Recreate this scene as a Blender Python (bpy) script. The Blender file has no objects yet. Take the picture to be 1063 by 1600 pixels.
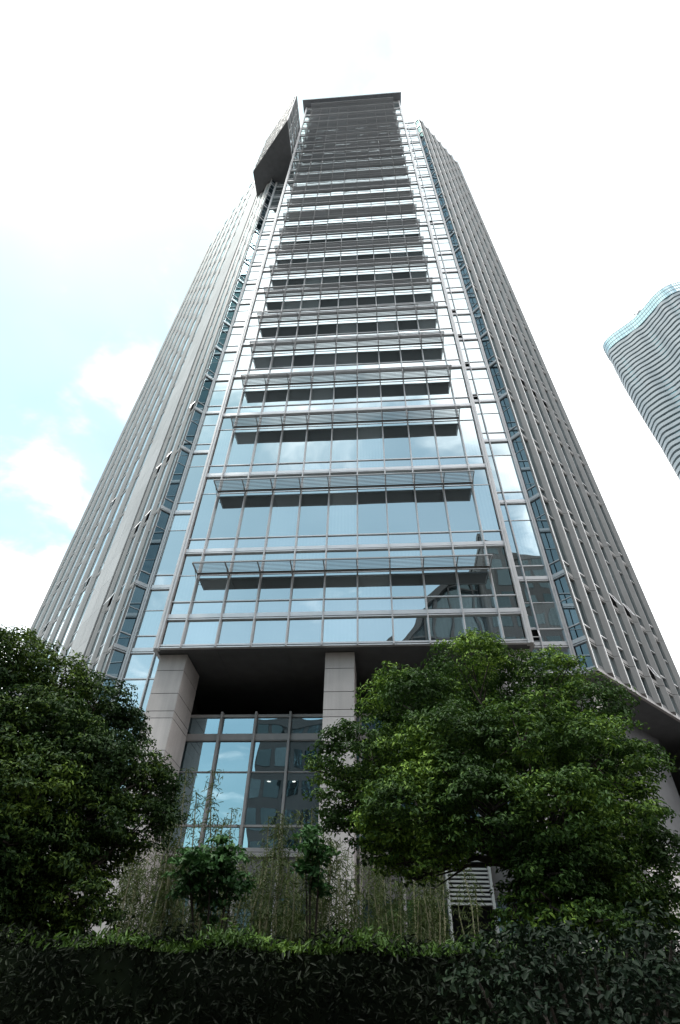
import bpy, math, random
import numpy as np
from mathutils import Vector, Matrix
random.seed(7); rng = np.random.default_rng(11)
scene = bpy.context.scene
col = scene.collection
S2 = math.sqrt(.5)

# ------------------------------------------------------------------ helpers
class MB:
    """collects boxes / prisms / quads and links them as ONE mesh object"""
    def __init__(s): s.v = []; s.f = []
    def poly(s, pts):
        n = len(s.v); s.v += [tuple(p) for p in pts]; s.f.append(tuple(range(n, n+len(pts))))
    def box(s, x0, x1, y0, y1, z0, z1):
        s.obox((x0, y0), (1, 0), (0, 1), 0, x1-x0, 0, y1-y0, z0, z1)
    def obox(s, o, u, w, a0, a1, b0, b1, z0, z1):
        """box in a frame: origin o, plan axes u (a) and w (b)"""
        n = len(s.v)
        for z in (z0, z1):
            for a, b in ((a0, b0), (a1, b0), (a1, b1), (a0, b1)):
                s.v.append((o[0]+u[0]*a+w[0]*b, o[1]+u[1]*a+w[1]*b, z))
        s.f += [(n, n+3, n+2, n+1), (n+4, n+5, n+6, n+7), (n, n+1, n+5, n+4), (n+1, n+2, n+6, n+5), (n+2, n+3, n+7, n+6), (n+3, n, n+4, n+7)]
    def prism(s, pts, z0, z1):
        n = len(s.v); k = len(pts)
        s.v += [(p[0], p[1], z0) for p in pts]+[(p[0], p[1], z1) for p in pts]
        s.f.append(tuple(range(n+k-1, n-1, -1))); s.f.append(tuple(range(n+k, n+2*k)))
        for i in range(k):
            j = (i+1) % k; s.f.append((n+i, n+j, n+k+j, n+k+i))
    def bar(s, p, q, w, h=None):
        """square bar from p to q"""
        p = Vector(p); q = Vector(q); h = h or w; d = (q-p).normalized()
        up = Vector((0, 0, 1)) if abs(d.z) < .95 else Vector((0, 1, 0))
        a = d.cross(up).normalized()*(w/2); b = a.cross(d).normalized()*(h/2)
        n = len(s.v)
        for c in (p, q):
            for t in (a+b, b-a, -a-b, a-b): s.v.append(tuple(c+t))
        s.f += [(n+3, n+2, n+1, n), (n+4, n+5, n+6, n+7)]+[(n+i, n+(i+1) % 4, n+4+(i+1) % 4, n+4+i) for i in range(4)]
    def tube(s, pts, radii, sides=8):
        n0 = len(s.v); rings = []
        for i, p in enumerate(pts):
            p = Vector(p); a = Vector(pts[max(i-1, 0)]); b = Vector(pts[min(i+1, len(pts)-1)])
            d = (b-a).normalized(); up = Vector((1, 0, 0)) if abs(d.x) < .8 else Vector((0, 1, 0))
            e = d.cross(up).normalized(); g = e.cross(d)
            r = len(s.v)
            for k in range(sides):
                t = 2*math.pi*k/sides; s.v.append(tuple(p+(e*math.cos(t)+g*math.sin(t))*radii[i]))
            rings.append(r)
        for i in range(len(rings)-1):
            for k in range(sides):
                k2 = (k+1) % sides; s.f.append((rings[i]+k, rings[i]+k2, rings[i+1]+k2, rings[i+1]+k))
        s.f.append(tuple(rings[0]+k for k in range(sides))); s.f.append(tuple(rings[-1]+k for k in reversed(range(sides))))
    def build(s, name, m, parent=None, smooth=False):
        me = bpy.data.meshes.new(name); me.from_pydata(s.v, [], s.f); me.update()
        if smooth: me.polygons.foreach_set('use_smooth', [True]*len(me.polygons))
        me.materials.append(m); o = bpy.data.objects.new(name, me); col.objects.link(o)
        if parent: o.parent = parent
        return o

def arr_mesh(name, V, F, m, parent=None, smooth=False):
    """V (n,3), F (m,4) numpy quads"""
    me = bpy.data.meshes.new(name); n, k = len(V), F.shape[1]
    me.vertices.add(n); me.vertices.foreach_set('co', V.astype(np.float32).ravel())
    me.loops.add(F.size); me.loops.foreach_set('vertex_index', F.astype(np.int32).ravel())
    me.polygons.add(len(F)); me.polygons.foreach_set('loop_start', np.arange(0, F.size, k, dtype=np.int32))
    me.update(calc_edges=True); me.validate()
    if smooth: me.polygons.foreach_set('use_smooth', [True]*len(F))
    me.materials.append(m); o = bpy.data.objects.new(name, me); col.objects.link(o)
    if parent: o.parent = parent
    return o

def thing(name, label, cat, loc=(0, 0, 0), group=None):
    o = bpy.data.objects.new(name, None); o.empty_display_size = .5; col.objects.link(o); o.location = loc
    o['label'] = label; o['category'] = cat
    if group: o['group'] = group
    return o
def tag(o, label, cat, group=None):
    o['label'] = label; o['category'] = cat
    if group: o['group'] = group
    return o

# ------------------------------------------------------------------ materials
def mat(name, base, rough=.6, metal=0., noise=None, spec=.5):
    m = bpy.data.materials.new(name); m.use_nodes = True; nt = m.node_tree; b = nt.nodes['Principled BSDF']
    b.inputs['Base Color'].default_value = (*base, 1); b.inputs['Roughness'].default_value = rough
    b.inputs['Metallic'].default_value = metal; b.inputs['Specular IOR Level'].default_value = spec
    if noise:
        sc, amt = noise
        tc = nt.nodes.new('ShaderNodeTexCoord'); n = nt.nodes.new('ShaderNodeTexNoise'); n.inputs['Scale'].default_value = sc; n.inputs['Detail'].default_value = 6
        r = nt.nodes.new('ShaderNodeMapRange'); r.inputs['From Min'].default_value = .3; r.inputs['From Max'].default_value = .7
        r.inputs['To Min'].default_value = 1-amt; r.inputs['To Max'].default_value = 1+amt
        mx = nt.nodes.new('ShaderNodeVectorMath'); mx.operation = 'SCALE'; mx.inputs[0].default_value = base
        nt.links.new(tc.outputs['Object'], n.inputs['Vector']); nt.links.new(n.outputs['Fac'], r.inputs['Value'])
        nt.links.new(r.outputs['Result'], mx.inputs['Scale']); nt.links.new(mx.outputs[0], b.inputs['Base Color'])
    return m

def glass_mat(name, tint, refl, inner, curtain=.0, transp=0., rough=.0):
    """coated facade glass: mirror coat over a dark room with pale blinds in some panes"""
    m = bpy.data.materials.new(name); m.use_nodes = True; nt = m.node_tree; nt.nodes.clear(); N = nt.nodes.new; L = nt.links.new
    out = N('ShaderNodeOutputMaterial'); mix = N('ShaderNodeMixShader'); gl = N('ShaderNodeBsdfGlossy'); df = N('ShaderNodeBsdfDiffuse')
    gl.inputs['Color'].default_value = (*tint, 1); gl.inputs['Roughness'].default_value = rough
    geo = N('ShaderNodeNewGeometry'); tc = N('ShaderNodeTexCoord')
    # fresnel lifts the mirror share towards grazing
    fr = N('ShaderNodeLayerWeight'); fr.inputs['Blend'].default_value = .25
    ma = N('ShaderNodeMapRange'); ma.inputs['To Min'].default_value = refl; ma.inputs['To Max'].default_value = .95
    L(fr.outputs['Fresnel'], ma.inputs['Value'])
    # per pane tone, folds of curtains
    ramp = N('ShaderNodeValToRGB'); ramp.color_ramp.elements[0].color = (*inner, 1); ramp.color_ramp.elements[0].position = .45
    c2 = tuple(min(1, c*(1+4*curtain)+.10*curtain) for c in inner); ramp.color_ramp.elements[1].color = (*c2, 1); ramp.color_ramp.elements[1].position = .9
    oi = N('ShaderNodeObjectInfo'); rs = N('ShaderNodeMath'); L(geo.outputs['Random Per Island'], rs.inputs[0]); L(oi.outputs['Random'], rs.inputs[1]); rf = N('ShaderNodeMath'); rf.operation = 'FRACT'; L(rs.outputs[0], rf.inputs[0])
    L(rf.outputs[0], ramp.inputs['Fac'])
    tv = N('ShaderNodeMapRange'); tv.inputs['To Min'].default_value = .86; tv.inputs['To Max'].default_value = 1.0; L(rf.outputs[0], tv.inputs['Value'])
    ts = N('ShaderNodeVectorMath'); ts.operation = 'SCALE'; ts.inputs[0].default_value = tint; L(tv.outputs[0], ts.inputs['Scale']); L(ts.outputs[0], gl.inputs['Color'])
    wv = N('ShaderNodeTexWave'); wv.wave_type = 'BANDS'; wv.bands_direction = 'DIAGONAL'; wv.inputs['Scale'].default_value = 1.3; wv.inputs['Distortion'].default_value = 1.5
    mp = N('ShaderNodeMapping'); mp.inputs['Scale'].default_value = (3, 3, .02); L(tc.outputs['Object'], mp.inputs['Vector']); L(mp.outputs[0], wv.inputs['Vector'])
    mr = N('ShaderNodeMapRange'); mr.inputs['To Min'].default_value = .6; mr.inputs['To Max'].default_value = 1.2; L(wv.outputs['Fac'], mr.inputs['Value'])
    sc = N('ShaderNodeVectorMath'); sc.operation = 'SCALE'; L(ramp.outputs['Color'], sc.inputs[0]); L(mr.outputs[0], sc.inputs['Scale'])
    L(sc.outputs[0], df.inputs['Color'])
    # very slight unevenness of the sheets
    nz = N('ShaderNodeTexNoise'); nz.inputs['Scale'].default_value = .55; nz.inputs['Detail'].default_value = 1; L(tc.outputs['Object'], nz.inputs['Vector'])
    bp = N('ShaderNodeBump'); bp.inputs['Strength'].default_value = .2; bp.inputs['Distance'].default_value = .05; L(nz.outputs['Fac'], bp.inputs['Height']); L(bp.outputs[0], gl.inputs['Normal'])
    L(ma.outputs[0], mix.inputs['Fac']); L(gl.outputs[0], mix.inputs[2])
    if transp:
        tr = N('ShaderNodeBsdfTransparent'); tr.inputs['Color'].default_value = (.55, .62, .62, 1); m2 = N('ShaderNodeMixShader'); m2.inputs[0].default_value = transp
        L(df.outputs[0], m2.inputs[1]); L(tr.outputs[0], m2.inputs[2]); L(m2.outputs[0], mix.inputs[1])
    else: L(df.outputs[0], mix.inputs[1])
    L(mix.outputs[0], out.inputs['Surface'])
    return m

def leaf_mat(name, c0, c1, c2, rough=.45, trans=.17, spec=.2):
    m = bpy.data.materials.new(name); m.use_nodes = True; nt = m.node_tree; b = nt.nodes['Principled BSDF']; N = nt.nodes.new; L = nt.links.new
    geo = N('ShaderNodeNewGeometry'); ramp = N('ShaderNodeValToRGB'); cr = ramp.color_ramp
    cr.elements[0].color = (*c0, 1); cr.elements[0].position = 0; cr.elements[1].color = (*c2, 1); cr.elements[1].position = 1
    e = cr.elements.new(.55); e.color = (*c1, 1)
    tc = N('ShaderNodeTexCoord'); nz = N('ShaderNodeTexNoise'); nz.inputs['Scale'].default_value = .9; nz.inputs['Detail'].default_value = 2
    L(tc.outputs['Object'], nz.inputs['Vector'])
    ad = N('ShaderNodeMath'); ad.operation = 'MULTIPLY_ADD'; ad.inputs[1].default_value = .5; L(geo.outputs['Random Per Island'], ad.inputs[0])
    mr = N('ShaderNodeMapRange'); mr.inputs['From Min'].default_value = .35; mr.inputs['From Max'].default_value = .65; mr.inputs['To Max'].default_value = .5; L(nz.outputs['Fac'], mr.inputs['Value'])
    L(mr.outputs[0], ad.inputs[2]); L(ad.outputs[0], ramp.inputs['Fac']); L(ramp.outputs['Color'], b.inputs['Base Color'])
    b.inputs['Roughness'].default_value = rough; b.inputs['Specular IOR Level'].default_value = spec
    tl = N('ShaderNodeBsdfTranslucent'); L(ramp.outputs['Color'], tl.inputs['Color']); mx = N('ShaderNodeMixShader'); mx.inputs[0].default_value = trans
    out = nt.nodes['Material Output']; L(b.outputs[0], mx.inputs[1]); L(tl.outputs[0], mx.inputs[2]); L(mx.outputs[0], out.inputs['Surface'])
    return m

M = {
 'post': mat('pinkish_grey_metal', (.54, .515, .515), .42, .25, (3, .05)),
 'beam': mat('beam_metal', (.60, .58, .585), .38, .5, (2, .05)),
 'dark': mat('dark_gasket', (.05, .05, .052), .5),
 'edge': mat('bright_edge_metal', (.72, .71, .70), .35, .6),
 'hole': mat('open_vent_dark', (.008, .008, .008), 1., spec=0.),
 'shade': mat('sunshade_metal', (.30, .297, .305), .5, .2),
 'bracket': mat('bracket_metal', (.16, .16, .165), .5, .3),
 'fin': mat('fin_metal', (.255, .245, .24), .6, .05, (2, .06), .25),
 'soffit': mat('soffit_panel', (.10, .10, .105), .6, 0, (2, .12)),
 'canopy': mat('canopy_metal', (.17, .175, .19), .55, 0, (2, .1)),
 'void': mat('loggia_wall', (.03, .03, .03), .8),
 'core': mat('dark_core', (.02, .022, .025), .9),
 'frame2': mat('podium_frame_metal', (.34, .315, .31), .5, 0, (3, .08)),
 'ground': mat('grey_paving', (.14, .135, .13), .9, 0, (1.5, .2)),
 'soil': mat('dark_soil', (.035, .028, .02), .95, 0, (3, .3)),
 'bark': mat('bark', (.045, .035, .028), .9, 0, (12, .4)),
 'culm': mat('bamboo_culm', (.21, .20, .11), .5, 0, (4, .35)),
 'slab': mat('far_slab', (.22, .25, .27), .6, 0, (.15, .06)),
 'roof': mat('roof_gravel', (.3, .3, .3), .9, 0, (1, .1)),
 'conc': mat('block_concrete', (.085, .082, .08), .8, 0, (.5, .1)),
 'slat': mat('louver_slat', (.5, .5, .48), .5, .1),
}
def stone_mat(name, base, amt=.07):
    m = mat(name, base, .65, 0, (1.2, amt)); nt = m.node_tree; b = nt.nodes['Principled BSDF']; N = nt.nodes.new; L = nt.links.new
    src = b.inputs['Base Color'].links[0].from_socket
    n = N('ShaderNodeTexNoise'); n.inputs['Scale'].default_value = 60; n.inputs['Detail'].default_value = 3
    tc = N('ShaderNodeTexCoord'); L(tc.outputs['Object'], n.inputs['Vector'])
    r = N('ShaderNodeMapRange'); r.inputs['From Min'].default_value = .35; r.inputs['From Max'].default_value = .65; r.inputs['To Min'].default_value = .88; r.inputs['To Max'].default_value = 1.1; L(n.outputs['Fac'], r.inputs['Value'])
    # faint rain streaks running down the panels
    mp = N('ShaderNodeMapping'); mp.inputs['Scale'].default_value = (5, 5, .25); L(tc.outputs['Object'], mp.inputs['Vector'])
    n2 = N('ShaderNodeTexNoise'); n2.inputs['Scale'].default_value = 1.; n2.inputs['Detail'].default_value = 5; L(mp.outputs[0], n2.inputs['Vector'])
    r2 = N('ShaderNodeMapRange'); r2.inputs['From Min'].default_value = .4; r2.inputs['From Max'].default_value = .7; r2.inputs['To Min'].default_value = 1.03; r2.inputs['To Max'].default_value = .9; L(n2.outputs['Fac'], r2.inputs['Value'])
    gi = N('ShaderNodeNewGeometry'); ri = N('ShaderNodeMapRange'); ri.inputs['To Min'].default_value = .90; ri.inputs['To Max'].default_value = 1.07; L(gi.outputs['Random Per Island'], ri.inputs['Value'])
    m0 = N('ShaderNodeMath'); m0.operation = 'MULTIPLY'; L(r.outputs[0], m0.inputs[0]); L(ri.outputs[0], m0.inputs[1])
    mu = N('ShaderNodeMath'); mu.operation = 'MULTIPLY'; L(m0.outputs[0], mu.inputs[0]); L(r2.outputs[0], mu.inputs[1])
    v = N('ShaderNodeVectorMath'); v.operation = 'SCALE'; L(src, v.inputs[0]); L(mu.outputs[0], v.inputs['Scale']); L(v.outputs[0], b.inputs['Base Color'])
    return m
M['stone'] = stone_mat('pink_grey_granite', (.46, .42, .405))
M['stone_dark'] = stone_mat('dark_granite', (.15, .14, .135), .12)
M['panel'] = stone_mat('pale_panel', (.38, .37, .365), .03)
M['glass'] = glass_mat('facade_glass', (.78, .89, .92), .56, (.009, .012, .013), 1.1)
M['glass_sp'] = glass_mat('spandrel_glass', (.82, .90, .93), .60, (.05, .07, .08), .2)
M['glass_dk'] = glass_mat('corner_glass', (.50, .66, .74), .36, (.008, .014, .018), .6)
M['glass_pod'] = glass_mat('podium_glass', (.60, .82, .92), .50, (.016, .018, .018), .5, .6)
M['glass_far'] = glass_mat('far_glass', (.58, .78, .83), .42, (.10, .15, .165), .6)
M['glass_blk'] = glass_mat('block_glass', (.13, .18, .19), .3, (.008, .013, .015), .6)
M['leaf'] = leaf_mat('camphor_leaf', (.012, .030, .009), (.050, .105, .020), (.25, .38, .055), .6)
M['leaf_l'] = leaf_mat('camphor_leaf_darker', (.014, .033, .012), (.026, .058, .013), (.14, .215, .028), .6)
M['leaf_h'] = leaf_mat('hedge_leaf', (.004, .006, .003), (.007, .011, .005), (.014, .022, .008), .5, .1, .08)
M['leaf_lit'] = leaf_mat('hedge_lit_leaf', (.018, .042, .008), (.042, .09, .012), (.11, .19, .022), .5)  # light on the hedge top put into a brighter leaf colour
M['leaf_b'] = leaf_mat('broad_leaf', (.006, .012, .007), (.010, .020, .010), (.020, .036, .014), .5, .1, .1)
M['leaf_s'] = leaf_mat('shrub_leaf', (.018, .055, .018), (.04, .11, .03), (.08, .18, .045), .5)
M['leaf_bam'] = leaf_mat('bamboo_leaf', (.035, .055, .018), (.07, .10, .03), (.13, .17, .05), .5)
lamp = bpy.data.materials.new('downlight_lamp'); lamp.use_nodes = True
lamp.node_tree.nodes['Principled BSDF'].inputs['Emission Color'].default_value = (1, .97, .9, 1); lamp.node_tree.nodes['Principled BSDF'].inputs['Emission Strength'].default_value = 4

# ------------------------------------------------------------------ camera (position and angles measured from the facade's vanishing lines)
CX, CY, CZ = 9.065, -19.295, 1.6
YAW, PIT, ROL, FPX = -.08787, .74955, -.02873, 849.35
R = Vector((math.cos(YAW), -math.sin(YAW), 0)); FH = Vector((math.sin(YAW), math.cos(YAW), 0)); ZZ = Vector((0, 0, 1))
FW = FH*math.cos(PIT)+ZZ*math.sin(PIT); UP = ZZ*math.cos(PIT)-FH*math.sin(PIT)
RX = R*math.cos(ROL)-UP*math.sin(ROL); RY = R*math.sin(ROL)+UP*math.cos(ROL)
cam = bpy.data.cameras.new('Camera'); co = bpy.data.objects.new('Camera', cam); col.objects.link(co)
m4 = Matrix((RX, RY, -FW)).transposed().to_4x4(); m4.translation = Vector((CX, CY, CZ)); co.matrix_world = m4
cam.sensor_fit = 'VERTICAL'; cam.sensor_height = 36; cam.sensor_width = 24; cam.lens = 36*FPX/1600; cam.clip_start = .05; cam.clip_end = 3000
scene.camera = co
def at(u, v, dist):
    """a point at a real horizontal distance along the sight line of a photo pixel"""
    d = RX*((u-531.5)/FPX)+RY*(-(v-800)/FPX)+FW
    t = dist/math.hypot(d.x, d.y); return Vector((CX, CY, CZ))+d*t
def px2m(u, v, dist, px):
    d = RX*((u-531.5)/FPX)+RY*(-(v-800)/FPX)+FW
    t = dist/math.hypot(d.x, d.y); return px*t/FPX

# ------------------------------------------------------------------ the office tower
F = [12.43, 13.73, 17.27, 22.45, 27.69, 31.81]+[31.81+4*k for k in range(1, 20)]   # floor lines; F[24] = 107.81
TOPC, TOPS = 108.9, 107.8
W = 15.0; DS = 2.75; SLX, SRX = -2.51, 17.47; RLX, RRX, RY_ = -3.04, 18.04, 2.235
MX = [1.09+1.4248*k for k in range(10)]
tower = thing('office_tower', 'tall grey glass office tower with rows of sunshades filling the middle', 'office tower', (7.5, 0, 0))
def T(o):                                  # parent while keeping world coordinates
    o.parent = tower; o.matrix_parent_inverse = Matrix.Translation((-7.5, 0, 0)); return o
def part(mb, name, m, parent=None, **k):
    o = mb.build(name, m, **k)
    if parent is None: T(o)
    else: o.parent = parent
    return o

# frames of the facades: origin, along axis, outward axis
FR = {'C': ((0, 0), (1, 0), (0, -1)), 'SL': ((SLX, DS), (1, 0), (0, -1)), 'SR': ((W, DS), (1, 0), (0, -1)),
      'XL': ((RLX, RY_), (S2, S2), (S2, -S2)), 'XR': ((SRX, DS), (S2, -S2), (-S2, -S2)),
      'WL': ((RLX, RY_), (-S2, S2), (-S2, -S2)), 'WR': ((RRX, RY_), (S2, S2), (S2, -S2)),
      'CL': ((0, DS), (0, -1), (-1, 0)), 'CR': ((W, 0), (0, 1), (1, 0))}
LEN = {'C': W, 'SL': 2.51, 'SR': 2.47, 'XL': .745, 'XR': .745, 'WL': 26.2, 'WR': 9.97, 'CL': DS, 'CR': DS}
def pane(mb, fr, a0, a1, z0, z1, out=0., tilt=.004):
    o, u, w = FR[fr]; d = [out+random.uniform(-tilt, tilt)*(.5) for _ in range(2)]; e = random.uniform(-tilt, tilt)*.5
    offs = (d[0], d[1], d[1]+e, d[0]+e)
    mb.poly([(o[0]+u[0]*a+w[0]*b, o[1]+u[1]*a+w[1]*b, z) for (a, z), b in zip(((a0, z0), (a1, z0), (a1, z1), (a0, z1)), offs)])
def fbox(mb, fr, a0, a1, b0, b1, z0, z1):
    o, u, w = FR[fr]; mb.obox(o, u, w, a0, a1, b0, b1, z0, z1)

def rows(f0=0, f1=24):
    """(z0, z1, spandrel?) glass rows between floor lines"""
    r = []
    for k in range(f0, f1):
        a, b = F[k], F[k+1]
        if k == 0: r.append((a, b, True)); continue
        r.append((a, a+.86, True)); r.append((a+.86, b-1.28, False)); r.append((b-1.28, b, False))
    return r
# dark body behind the glass
core = MB()
core.prism([(.3, .3), (14.7, .3), (14.7, 3.1), (17.3, 3.1), (17.9, 2.6), (24.9, 9.6), (24.9, 30), (-21.6, 40), (-21.6, 21.1), (-2.9, 2.6), (-2.3, 3.1), (.3, 3.1)][::1], F[0]+.35, TOPS-.5)
part(core, 'core', M['core'])
rb = MB(); rb.box(.4, 14.6, .4, 12, TOPS-.5, TOPC-.2); part(rb, 'roof_structure', M['core'])
# outer walls at the back and the end of each wing
bk = MB(); bk.prism([(RRX+9.97*S2, RY_+9.97*S2), (25.4, 30.2), (-21.9, 40.3), (RLX-26.2*S2, RY_+26.2*S2), (RLX-26.2*S2+.35, RY_+26.2*S2+.1), (-21.5, 39.9), (25.0, 29.9), (RRX+9.97*S2-.35, RY_+9.97*S2+.1)], 0, TOPS)
part(bk, 'back_wall', M['fin'])

# windows: centre bay panes; the hundred nearest are parts of their own, the rest one mesh
panes = []
edges = [.25]+MX+[W-.25]
for z0, z1, sp in rows():
    for i in range(len(edges)-1): panes.append(('C', edges[i]+.02, edges[i+1]-.02, z0, z1, sp))
for i in range(len(edges)-1): panes.append(('C', edges[i]+.02, edges[i+1]-.02, F[24], TOPC-.1, False))
for n, (fr, a0, a1, z0, z1, sp) in enumerate(panes[:100]):
    mb = MB(); pane(mb, fr, a0, a1, z0, z1, .0, .013); part(mb, 'window', M['glass_sp'] if sp else M['glass'])
rest = MB(); rest_sp = MB(); rest_dk = MB()
for fr, a0, a1, z0, z1, sp in panes[100:]: pane(rest_sp if sp else rest, fr, a0, a1, z0, z1, 0, .012)
for z0, z1, sp in [(3.2, 6.3, False), (6.3, 9.2, False), (9.2, 10.9, False), (10.9, 12.43, True)]+rows():
    for fr, cuts in (('SL', (.12, 1.32, 2.5) if z1 < 13.8 else (.12, 2.5)), ('SR', (.02, 1.2, 2.35)), ):
        if z1 < 12.5 and fr != 'SL': continue
        if fr == 'CL' and z0 > 12: pass
        for a, b in zip(cuts[:-1], cuts[1:]): pane(rest_sp if sp else rest, fr, a+.03, b-.03, z0, z1, 0, .012)
    for fr in ('CL', 'CR'):
        if z0 > 12:
            for a, b in ((.1, 1.4), (1.4, 2.6)): pane(rest_dk, fr, a+.03, b-.03, z0, z1, 0, .012)
    for fr in ('XL', 'XR'):
        if z1 < 12.5 and fr == 'XR': continue
        pane(rest_dk, fr, .08, .68, z0, z1, 0, .004)
wing_glass = MB()
def wing_modules(fr):
    if fr == 'WR': return [(1.4248*k, 1.4248, .19) for k in range(7)]
    return [(1.4248*k, 1.4248, .11) for k in range(3)]+[(7.62+2.65*k, 2.65, .14) for k in range(7)]
for fr in ('WL', 'WR'):
    for s0, md, dp in wing_modules(fr):
        for z0, z1, sp in ([(3.2, 6.3, False), (6.3, 9.2, False), (9.2, 12.43, False)] if fr == 'WL' else [])+rows():
            pane(wing_glass, fr, s0+.02, s0+md*.46, z0, z1, -.035 if fr == 'WL' else -.09, .004)
for mb, m in ((rest, 'glass'), (rest_sp, 'glass_sp'), (rest_dk, 'glass_dk'), (wing_glass, 'glass')):
    o = part(mb, 'window', M[m]); o['kind'] = 'stuff'

# posts
for fr, a0, a1, b1, zz0, zz1 in (('C', 0, .21, .17, F[0]-.12, TOPC), ('C', W-.21, W, .17, F[0]-.12, TOPC), ('SL', -.02, .17, .13, 3, TOPS), ('SR', 2.30, 2.49, .13, F[0], TOPS)):
    mb = MB(); fbox(mb, fr, a0, a1, -.1, b1, zz0, zz1); fbox(mb, fr, a0+.09, a0+.11, b1, b1+.03, zz0, zz1); part(mb, 'corner_post', M['post'])
for fr, zz0 in (('XL', 3), ('XR', F[0])):
    mb = MB(); a = (-.03, .07) if fr == 'XL' else (.675, .775)
    fbox(mb, fr, a[0], a[1], -.05, .05, zz0, TOPS+.3); part(mb, 'corner_post', M['fin'])
for x in MX:
    mb = MB(); mb.box(x-.031, x+.031, -.15, .05, F[0]-.06, TOPC); mb.box(x-.012, x+.012, -.165, -.15, F[0]-.06, TOPC); part(mb, 'mullion', M['post'])
mb = MB(); fbox(mb, 'SR', 1.17, 1.23, -.05, .12, F[0], TOPS); part(mb, 'mullion', M['post'])
mb = MB(); fbox(mb, 'SL', 1.29, 1.35, -.05, .12, 3, F[1]+.1); part(mb, 'mullion', M['post'])

# floor beams and transoms, one object per floor
def wing_spans(fr):
    sp = [(s0, s0+md*.46) for s0, md, dp in wing_modules(fr)]
    return sp
for k in range(25):
    z = F[k]; mb = MB(); fb = mb; gap = MB()
    h = .21 if k else .09
    zb = z-.075 if k else z-.08
    for fr, a0, a1 in (('C', 0, W), ('SL', 0, 2.51), ('SR', 0, 2.47), ('XL', 0, .745), ('XR', 0, .745), ('CL', .05, 2.7), ('CR', .05, 2.7)):
        if k == 0 and fr in ('SL', 'XL'): continue
        if k == 24 and fr == 'C': pass
        p = .07 if fr != 'C' else .08
        fbox(mb, fr, a0, a1, -.05, p, z+.02, z+h); fbox(mb, fr, a0, a1, -.05, p+.02, zb, z-.03); fbox(gap, fr, a0, a1, -.05, p-.04, z-.03, z+.02)
    wbs = []
    for fr in ('WL', 'WR'):
        mb = MB(); wbs.append(mb)
        fbox(mb, fr, 0, LEN[fr], -.12, -.010, z+.03, z+h+.02); fbox(mb, fr, 0, LEN[fr], -.12, -.004, zb-.02, z-.04)
    o = part(fb, 'floor_beam', M['beam']); [part(q, 'wing_beam', M['fin'], o) for q in wbs]; g = part(gap, 'shadow_gap', M['dark'], o)
for k in range(1, 24):
    mb = MB()
    for z, hh, pr in ((F[k]+.86, .055, .05), (F[k+1]-1.28, .03, .03)):
        for fr, a0, a1 in (('C', 0, W), ('SL', 0, 2.51), ('SR', 0, 2.47), ('XL', 0, .745), ('XR', 0, .745), ('CL', .05, 2.7), ('CR', .05, 2.7)):
            fbox(mb, fr, a0, a1, -.04, pr, z-hh/2, z+hh/2)
        if hh > .05 or k in (1, 2):
            for fr in ('WL', 'WR'):
                fbox(mb, fr, 0, LEN[fr], -.12, -.014, z-hh/2, z+hh/2)
    part(mb, 'transom', M['beam'])
# lower part of the recessed side panes behind the tree
mb = MB()
for z in (6.3, 9.2, 10.9, 12.43):
    for fr, a0, a1 in (('SL', .17, 2.5), ('XL', .07, .70)): fbox(mb, fr, a0, a1, -.04, .05, z-.03, z+.03)
part(mb, 'transom', M['beam'])

# fins of both wings: slanted folded metal, one per bay
for fr in ('WL', 'WR'):
    o_, u, w = FR[fr]
    P = lambda a, b: (o_[0]+u[0]*a+w[0]*b, o_[1]+u[1]*a+w[1]*b)
    zb = F[0] if fr == 'WR' else 0
    for s0, md, dp in wing_modules(fr):
        mb = MB(); a0, at_, a1 = s0+md*.46, s0+md*.59, s0+md
        pts = [P(a0, -.14), P(a0, 0), P(at_, dp), P(at_+.05, dp+.004), P(a1, 0), P(a1, -.14)]
        zs = [zb]+[f for f in F if f > zb+.1]+[TOPS+.35]
        for z0, z1 in zip(zs[:-1], zs[1:]): mb.prism(pts if fr == 'WR' else pts[::-1], z0+.006, z1-.012)
        fo = part(mb, 'fin', M['fin'])
        j = MB(); fbox(j, fr, s0-.01, s0+.05, -.12, .012, zb, TOPS+.3); part(j, 'bright_edge', M['edge'], fo)
# blank pale panel strip of the left wing
mb = MB()
zs = list(np.arange(0, TOPS+.4, 2.0))
for z0, z1 in zip(zs[:-1], zs[1:]):
    for a0, a1 in ((4.29, 5.94), (5.955, 7.6)): fbox(mb, 'WL', a0, a1, -.1, .10, z0+.012, z1)
part(mb, 'stone_panel', M['panel'])
# parapet caps
mb = MB()
for fr, L_ in (('WL', 26.2), ('WR', 9.97), ('SL', 2.5), ('SR', 2.47), ('XL', .74), ('XR', .74)): fbox(mb, fr, 0, L_, -.25, .03, TOPS, TOPS+.18)
part(mb, 'parapet', M['beam'])

# open vents: small dark hung windows left ajar
def vent(fr, a, z, w=.55, h=.62):
    mb = MB(); fbox(mb, fr, a-w/2, a+w/2, -.03, .012, z-h/2, z+h/2); o = part(mb, 'vent_window', M['hole'])
    s = MB(); O, u, wv = FR[fr]
    def p(aa, b, zz): return (O[0]+u[0]*aa+wv[0]*b, O[1]+u[1]*aa+wv[1]*b, zz)
    for aa in (a-w/2, a+w/2): s.bar(p(aa, .03, z+h/2), p(aa, .22, z-h/2+.04), .03)
    s.bar(p(a-w/2, .22, z-h/2+.04), p(a+w/2, .22, z-h/2+.04), .035); s.bar(p(a-w/2, .03, z+h/2), p(a+w/2, .03, z+h/2), .035)
    part(s, 'sash', M['beam'], o)
for a, k in ((.9, 5), (.9, 6), (.9, 7), (.9, 8), (.9, 13), (.9, 1)): vent('SR', a, F[k]+.62, .52, .6)
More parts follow.
